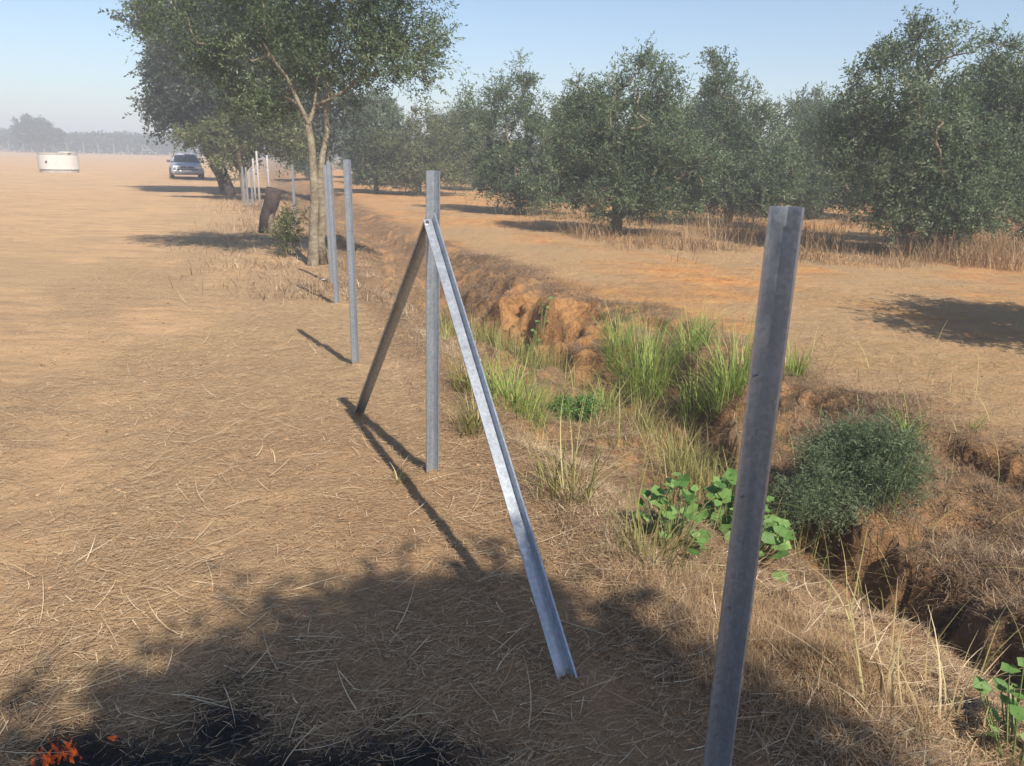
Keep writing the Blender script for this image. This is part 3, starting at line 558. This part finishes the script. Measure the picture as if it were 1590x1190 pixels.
# tree stump
s0 = far(412, 362); mb = MB()
q = [Vector(p3(410, 362, s0[1]))-s0, Vector(p3(414, 340, s0[1]))-s0, Vector(p3(421, 315, s0[1]))-s0, Vector(p3(425, 293, s0[1]))-s0]
t = empty('tree_stump', s0)
mb.tube([q[0]+Vector((0, 0, -.1))]+q[1:], [.13, .13, .15, .15], 14, .1); mb.build('trunk', M['darkbark'], t, True)
mb = MB(); mb.tube([q[0]+Vector((.2, -.1, -.08)), q[1]+Vector((.1, -.05, .02)), q[2]+Vector((.02, 0, 0))], [.1, .07, .05], 9, .15); mb.build('root', M['bark'], t, True)
tag(t, 'dark leaning tree stump cut flat across the top, between pale tree and far posts', 'tree stump')
# ------------------------------------------------------------------ steel posts
def profile(f=.047, f2=.04, lip=.007, t=.0028):
    """open lipped angle: outline around the origin, concave towards -y; corner at back"""
    c = math.cos(R(42)); s = math.sin(R(42))
    path = [Vector((-c*f+lip*s*.9, -s*f-lip*c*.9)), Vector((-c*f, -s*f)), Vector((-.004, -.0035)), Vector((0, -.001)), Vector((.004, -.0035)), Vector((c*f2, -s*f2)), Vector((c*f2-lip*s*.9, -s*f2-lip*c*.9))]
    path = [p+Vector((0, .018)) for p in path]; L = []; Rr = []
    for i, p in enumerate(path):
        a = path[max(0, i-1)]; b = path[min(len(path)-1, i+1)]; d = (b-a).normalized(); n = Vector((-d.y, d.x))
        L.append(p+n*t/2); Rr.append(p-n*t/2)
    return L+Rr[::-1]
def bar(a, b, face=(0, -1, 0), name='post', parent=None, flip=1):
    a = Vector(a); b = Vector(b); z = (b-a).normalized(); y = -(Vector(face)-z*z.dot(Vector(face))).normalized(); x = y.cross(z)
    P = profile(); n = len(P); mb = MB(); vs = [a+x*p.x*flip+y*p.y for p in P]+[b+x*p.x*flip+y*p.y for p in P]
    f = [(i, (i+1) % n, n+(i+1) % n, n+i) for i in range(n)]; h = n//2
    for o_ in (0, n): f += [(o_+i, o_+i+1, o_+n-2-i, o_+n-1-i) for i in range(h-1)]
    mb.add(vs, f); return mb
def fence_post(px, py, h, lab, lean=(0, 0), face=(0, -1, 0), flip=1, pos=None):
    p = (pos or far(px, py)).copy(); p.z -= .025; o = bar((0, 0, -.15), (lean[0], lean[1], h), face, flip=flip).build('fence_post', M['zinc']); o.location = p; o.scale = (1, 1, 1) if pos else (.85, .85, 1)
    return tag(o, lab, 'fence post', 'galvanised steel fence posts')
pn = Vector((.532, 1.575, .012))
fence_post(0, 0, 1.53, 'nearest steel fence post at right, cut by the bottom of the photo', pos=pn, face=(-.33, -1, 0), lean=(.008, 0))
npst = bpy.data.objects['fence_post']
for i, zz in enumerate((.35, .62, .9, 1.18)):
    mb = MB(); mb.tube([(-.012, .005, zz), (-.016, -.0075, zz)], [.0028, .0022], 8); mb.build('rivet', M['bolt'], npst)
fence_post(553, 572, 1.53, 'steel fence post standing alone just left of the braced one', lean=(-.015, 0), face=(.2, -1, 0))
fence_post(524, 474, 1.50, 'third steel post, its neighbour close behind it on the left', lean=(-.03, 0), face=(.2, -1, 0))
fence_post(516.5, 440, 1.47, 'steel post half hidden behind the third post, right of the pale trunk', lean=(-.03, 0), face=(.2, -1, 0))
fence_post(459, 350, 1.35, 'dull steel post behind the bush left of the pale trunk', face=(.2, -1, 0))
for x_, y_, h_, lab in ((380, 316, 1.12, 'leftmost of the three short bluish posts beyond the stump'), (386, 322, 1.14, 'middle of the three short bluish posts beyond the stump'), (393, 320, 1.12, 'rightmost of the three short bluish posts beyond the stump')):
    fence_post(x_, y_, h_, lab, face=(.2, -1, 0))
def pole(px, py, h, r, mt, lab, lean=0):
    p = far(px, py); mb = MB(); mb.tube([(0, 0, -.1), (lean*.5, 0, h*.5), (lean, 0, h)], [r, r*.95, r*.85], 9, .04); o = mb.build('pole', M[mt], None, True); o.location = p
    tag(o, lab, 'pole', 'old poles among the steel posts')
pole(404, 326, 1.58, .032, 'palepole', 'tall pale straight pole left of the leaning stump')
pole(419, 318, 1.45, .036, 'greywood', 'grey wooden pole rising behind the leaning stump')
pole(397, 315, 1.35, .036, 'greywood', 'weathered grey pole between the short bluish posts and the pale pole')
# braced post
pm = far(672, 738); pm.z -= .025; J = 1.27
t = empty('braced_fence_post', pm)
bar((0, 0, -.1), (.012, 0, 1.53), (.1, -1, 0)).build('post', M['zinc'], t)
f1 = far(889, 1066)-pm; f2 = far(551, 637)-pm
bar(Vector((0, -.035, J+.05)), f1+Vector((0, 0, -.03)), (-.42, -.62, .6), flip=-1).build('brace', M['zinc'], t)['label'] = 'bright brace leaning towards the viewer'
bar(Vector((-.01, .028, J+.04)), f2+Vector((0, 0, -.05)), (.35, -.75, -.6)).build('brace', M['zinc'], t)['label'] = 'shaded brown looking brace leaning away'
for dz in (-.02, .03):
    mb = MB(); mb.tube([(-.012, -.05, J+dz), (-.012, -.062, J+dz-.002)], [.008, .008], 6); mb.build('bolt', M['bolt'], t)
tag(t, 'steel fence post in the centre with two long diagonal braces meeting near its top', 'fence post')
# ------------------------------------------------------------------ white scraps
def scrap(px, py, s, lab):
    p = far(px, py); mb = MB(); k = 9
    vs = [(math.cos(2*math.pi*j/k)*s*random.uniform(.6, 1.2), math.sin(2*math.pi*j/k)*s*.7*random.uniform(.6, 1.2), random.uniform(0, .02)) for j in range(k)]+[(0, 0, s*.45)]
    mb.add(vs, [(j, (j+1) % k, k) for j in range(k)]+[tuple(range(k))[::-1]]); o = mb.build('white_scrap', M['white']); o.location = p+Vector((0, 0, .005)); tag(o, lab, 'litter')
scrap(503, 436, .06, 'white scrap on the ground left of the half hidden post')
scrap(464, 401, .05, 'white scrap at the foot of the bush by the pale tree')
M['stone'] = plain('pale_stone', (.5, .42, .33), .9, 0, .2, 9, .01)
for px, py, s, lab in ((722, 548, .06, 'pale stone in the ditch beside the braced post'), (738, 560, .05, 'smaller pale stone in the ditch right of its neighbour'), (800, 545, .07, 'pale stone at the foot of the orange eroded bank')):
    p = at(px, py); mb = MB(); n_ = 7
    for i in range(1): 
        vs = []; fs = []
        for a in range(5):
            for j in range(n_):
                ph = math.pi*(a+.5)/5; th = 2*math.pi*j/n_; r_ = s*random.uniform(.75, 1.15); vs.append((r_*math.sin(ph)*math.cos(th), r_*.8*math.sin(ph)*math.sin(th), r_*.6*math.cos(ph)))
        fs = [(a*n_+j, (a+1)*n_+j, (a+1)*n_+(j+1) % n_, a*n_+(j+1) % n_) for a in range(4) for j in range(n_)]+[tuple(range(n_)), tuple(range(4*n_, 5*n_))[::-1]]
        mb.add(vs, fs)
    o = mb.build('stone', M['stone']); o.location = p; tag(o, lab, 'stone', 'stones in the ditch')
# ------------------------------------------------------------------ well ring
wl = far(93, 268); t = empty('concrete_well', wl)
def ring(r0, r1, z0, z1, n=48):
    mb = MB(); vs = [(r*math.cos(2*math.pi*j/n), r*math.sin(2*math.pi*j/n), z) for r, z in ((r1, z0), (r1, z1), (r0, z1), (r0, z0)) for j in range(n)]
    mb.add(vs, [(a*n+j, a*n+(j+1) % n, ((a+1) % 4)*n+(j+1) % n, ((a+1) % 4)*n+j) for a in range(4) for j in range(n)]); return mb
ring(1.2, 1.34, .18, 1.0).build('ring', M['concrete'], t, False, .02)
ring(1.1, 1.27, -.1, .18).build('footing', M['concrete_dark'], t)
ring(1.12, 1.3, 1.0, 1.14).build('rim', M['concrete_dark'], t, False, .01)
mb = MB(); mb.box((.85, -.3, 1.18), (.8, .8, .07)); mb.build('lid', M['concrete'], t, False, .01)
M['darkhole'] = plain('dark_pipe', (.08, .07, .065), .8)
mb = MB(); mb.tube([(-.12, -1.28, .62), (-.12, -1.37, .62)], [.075, .075], 12); mb.build('outlet_pipe', M['darkhole'], t)
t.scale = (.83, .83, 1); tag(t, 'round white concrete well ring with a slab on its rim, out in the field', 'well')
# ------------------------------------------------------------------ car
cp = far(290, 276.5); ang = math.atan2(cp[0], cp[1])*-1+R(2)
car = empty('parked_car', cp, ang)
M['paint'] = plain('silver_white_paint', (.42, .43, .48), .3, 0, .03); M['glassc'] = plain('car_glass', (.05, .06, .075), .08, 0, .1); M['rubber'] = plain('tyre_rubber', (.03, .03, .03), .8)
M['trim'] = plain('dark_trim', (.07, .07, .08), .5); M['lamp'] = plain('lamp_glass', (.8, .82, .85), .1, .1, .03); M['alloy'] = plain('wheel_alloy', (.4, .4, .42), .35, .8)
def loft(secs):
    mb = MB(); n = 12; vs = []
    for y, w0, w1, z0, z1 in secs:
        vs += [(-w0*.9, y, z0), (-w0, y, z0+.1), (-w0, y, (z0+z1)*.5), (-w1, y, z1-.08), (-w1*.9, y, z1-.01), (-w1*.4, y, z1+.012), (w1*.4, y, z1+.012), (w1*.9, y, z1-.01), (w1, y, z1-.08), (w0, y, (z0+z1)*.5), (w0, y, z0+.1), (w0*.9, y, z0)]
    mb.add(vs, [(i*n+j, i*n+(j+1) % n, (i+1)*n+(j+1) % n, (i+1)*n+j) for i in range(len(secs)-1) for j in range(n)]+[tuple(range(n))[::-1], tuple(range((len(secs)-1)*n, len(secs)*n))]); return mb
loft([(-2.12, .74, .62, .3, .62), (-2.0, .83, .74, .24, .72), (-1.5, .86, .80, .22, .84), (-.9, .87, .80, .22, .92), (1.2, .87, .82, .22, .95), (1.9, .85, .78, .24, .93), (2.12, .78, .7, .34, .8)]).build('body', M['paint'], car, True, 0)
loft([(-.95, .76, .74, .86, .93), (-.35, .77, .62, .86, 1.36), (-.1, .77, .60, .86, 1.40), (.9, .77, .60, .86, 1.39), (1.5, .76, .66, .86, 1.05), (1.7, .74, .7, .86, .95)]).build('cabin', M['paint'], car, True)
mb = MB(); v = [(-.68, -.975, .965), (.68, -.975, .965), (.56, -.42, 1.335), (-.56, -.42, 1.335)]; v2 = [(a, b_+.02, c_-.015) for a, b_, c_ in v]
mb.add(v+v2, [(0, 1, 2, 3), (7, 6, 5, 4), (0, 4, 5, 1), (1, 5, 6, 2), (2, 6, 7, 3), (3, 7, 4, 0)]); mb.build('windscreen', M['glassc'], car)
for s in (-1, 1):
    mb = MB(); mb.add([(s*.785, -.6, .93), (s*.785, 1.2, .93), (s*.655, .85, 1.32), (s*.655, -.2, 1.32), (s*.76, -.6, .92), (s*.76, 1.2, .92), (s*.63, .85, 1.31), (s*.63, -.2, 1.31)], [(0, 1, 2, 3), (4, 7, 6, 5), (0, 4, 5, 1), (1, 5, 6, 2), (2, 6, 7, 3), (3, 7, 4, 0)]); mb.build('side_window', M['glassc'], car)
    mb = MB(); mb.box((s*.6, -2.08, .66), (.3, .09, .15)); mb.build('headlight', M['lamp'], car, False, .02)
    mb = MB(); mb.box((s*.93, -.62, .98), (.2, .1, .14)); mb.build('mirror', M['trim'], car, False, .03)
    for y_ in (-1.35, 1.3):
        wv = empty('wheel', (s*.8, y_, .31)); wv.parent = car
        mb = MB(); mb.tube([(-.1, 0, 0), (.1, 0, 0)], [.31, .31], 24); mb.build('tyre', M['rubber'], wv, False, .02)
        mb = MB(); mb.tube([(s*.095, 0, 0), (s*.112, 0, 0)], [.19, .18], 16); mb.build('rim', M['alloy'], wv)
mb = MB(); mb.box((0, -2.135, .66), (.72, .05, .09)); mb.build('grille', M['trim'], car, False, .01)
mb = MB(); mb.box((0, -2.14, .42), (1.56, .12, .16)); mb.build('bumper', M['paint'], car, False, .04)
mb = MB(); mb.box((0, -2.15, .54), (1.1, .05, .07)); mb.build('air_intake', M['trim'], car, False, .01)
mb = MB(); mb.box((0, -2.21, .46), (.46, .015, .1)); mb.build('number_plate', M['white'], car)
mb = MB(); mb.box((0, -2.165, .67), (.1, .02, .08)); mb.build('badge', M['alloy'], car, False, .01)
car.scale = (.94, .94, .94); tag(car, 'silver white car parked facing the camera under the roadside trees', 'car')
# ------------------------------------------------------------------ far fence and treeline
for i, px in enumerate((15, 37, 58, 83, 105, 131, 154, 178, 200, 222)):
    p = far(px, 236.2+px*.0245); p = Vector((p[0]/p[1]*165, 165, 0)); mb = MB(); mb.box((0, 0, 1.05), (.17, .17, 2.2)); o = mb.build('far_fence_post', M['fencepole']); o.location = p
    tag(o, ('%s post from the left in the fence across the far end of the field' % ('first', 'second', 'third', 'fourth', 'fifth', 'sixth', 'seventh', 'eighth', 'ninth', 'tenth')[i]), 'fence post', 'posts of the far field fence')
for px, dx, lab in ((-4, 2.6, 'slanting stay of the far field fence at the left edge'), (226, 2.8, 'slanting stay of the far field fence near the parked car')):
    p = far(px, 236.2+px*.0245); X = p[0]/p[1]*165; mb = MB(); mb.tube([(0, 0, 2.0), (dx, -.3, 0)], [.11, .11], 6); o = mb.build('fence_stay', M['fencepole']); o.location = (X, 164.6, 0); tag(o, lab, 'fence stay', 'stays of the far field fence')
def mass(n, x0, x1, y0, y1, hmax, leaf, seed):
    x = rng.uniform(x0, x1, n); y = rng.uniform(y0, y1, n); top = hmax*(.72+.5*fbm(x*.22, y*.12, 3, seed)); z = top*rng.random(n)**.6
    p = np.stack([x, y, z], 1); e = rng.normal(0, 1, (n, 3)); e /= np.linalg.norm(e, axis=1, keepdims=True); s = np.cross(e, rng.normal(0, 1, (n, 3))); s /= np.linalg.norm(s, axis=1, keepdims=True)
    l = leaf*rng.uniform(.5, 1.2, n)[:, None]; V = np.stack([p, p+e*l*.5+s*l*.3, p+e*l, p+e*l*.5-s*l*.3], 1).reshape(-1, 3)
    return V, np.arange(n*4).reshape(-1, 4), np.repeat(np.clip(rng.normal(.45, .2, n), 0, 1), 4)
V, F, v = mass(70000, -190, 60, 176, 192, 4.4, .8, 91); o = link('distant_treeline', mesh_np('distant_treeline', V, F, {'var': v}), M['dark_leaf']); tag(o, 'distant dark line of trees across the end of the field', 'trees', kind='stuff')
bt = far(60, 238); bt = Vector((bt[0]/bt[1]*158, 158, 0))
grow('lone_tree', bt, [(0, 0, 4., 4.2, 3.5, 2.1), (-.5, 0, 5.2, 3, 3, 1.6), (3.4, 0, 3.2, 2.2, 2, 1.3), (-2.8, 0, 3.2, 2., 2, 1.5)], 170, 'lone round tree standing above the far treeline at left', 'tree', None, mat='dark_leaf', leaf=.5, crad=1., twigs=9, per=8, rs=.07)
# ------------------------------------------------------------------ small fire
m, nt, b = newmat('flame'); out = nt.nodes['Material Output']; em = N(nt, 'ShaderNodeEmission'); tp = N(nt, 'ShaderNodeBsdfTransparent'); ms = N(nt, 'ShaderNodeMixShader')
nf = noise(nt, 28, 4, .6); nt.links.new(ramp(nt, nf, [(.35, (.75, .09, .02)), (.55, (1, .2, .04)), (.75, (1, .42, .1))]), em.inputs[0]); em.inputs[1].default_value = .38
nt.links.new(ramp(nt, noise(nt, 40, 3, .6), [(.40, (0, 0, 0)), (.75, (.6, .6, .6))]), ms.inputs[0]); nt.links.new(tp.outputs[0], ms.inputs[1]); nt.links.new(em.outputs[0], ms.inputs[2]); nt.links.new(ms.outputs[0], out.inputs[0]); M['flame'] = m
def flame_mesh(h, w, k):
    mb = MB()
    for i in range(k):
        x0 = random.uniform(-w, w)*.7; y0 = random.uniform(-w, w)*.4; hh = h*random.uniform(.45, 1); ph = random.uniform(0, 6)
        pts = [(x0+math.sin(ph+u*4)*.007*(1+u)+(-x0*.4*u)+random.uniform(-.001, .001), y0, hh*u) for u in np.linspace(0, 1, 8)]
        mb.tube(pts, [w*.17*(math.sin(math.pi*min(.97, u*.85+.15))+.05)*random.uniform(.7, 1.2) for u in np.linspace(0, 1, 8)], 7)
    return mb
fp = far(92, 1188)
t = empty('ground_fire', fp)
for k_ in range(3):
    o = flame_mesh(.07+.015*k_, .028, 5).build('flame', M['flame'], t, True); o.location = ((k_-1)*.03, (k_-1)*.012, 0)
tag(t, 'small orange flames rising from burnt straw at the bottom left', 'fire')
o = flame_mesh(.02, .02, 4).build('ember', M['flame'], None, True); o.location = far(176, 1150)+Vector((0, 0, .005)); tag(o, 'tiny glowing orange ember on the black straw right of the flames', 'ember')
# ------------------------------------------------------------------ haze
mb = MB(); mb.box((0, 450, 5.0), (2300, 1200, 14)); 
hz = mb.build('haze', None); m = bpy.data.materials.new('haze'); m.use_nodes = True; m.node_tree.nodes.clear(); nt = m.node_tree
o_ = N(nt, 'ShaderNodeOutputMaterial'); pv = N(nt, 'ShaderNodeVolumePrincipled'); pv.inputs['Color'].default_value = (.97, .97, 1, 1); pv.inputs['Density'].default_value = .0047; pv.inputs['Anisotropy'].default_value = 0.0
nt.links.new(pv.outputs[0], o_.inputs['Volume']); hz.data.materials.append(m); tag(hz, 'thin milky haze hanging over the field and orchard', 'haze', kind='stuff')
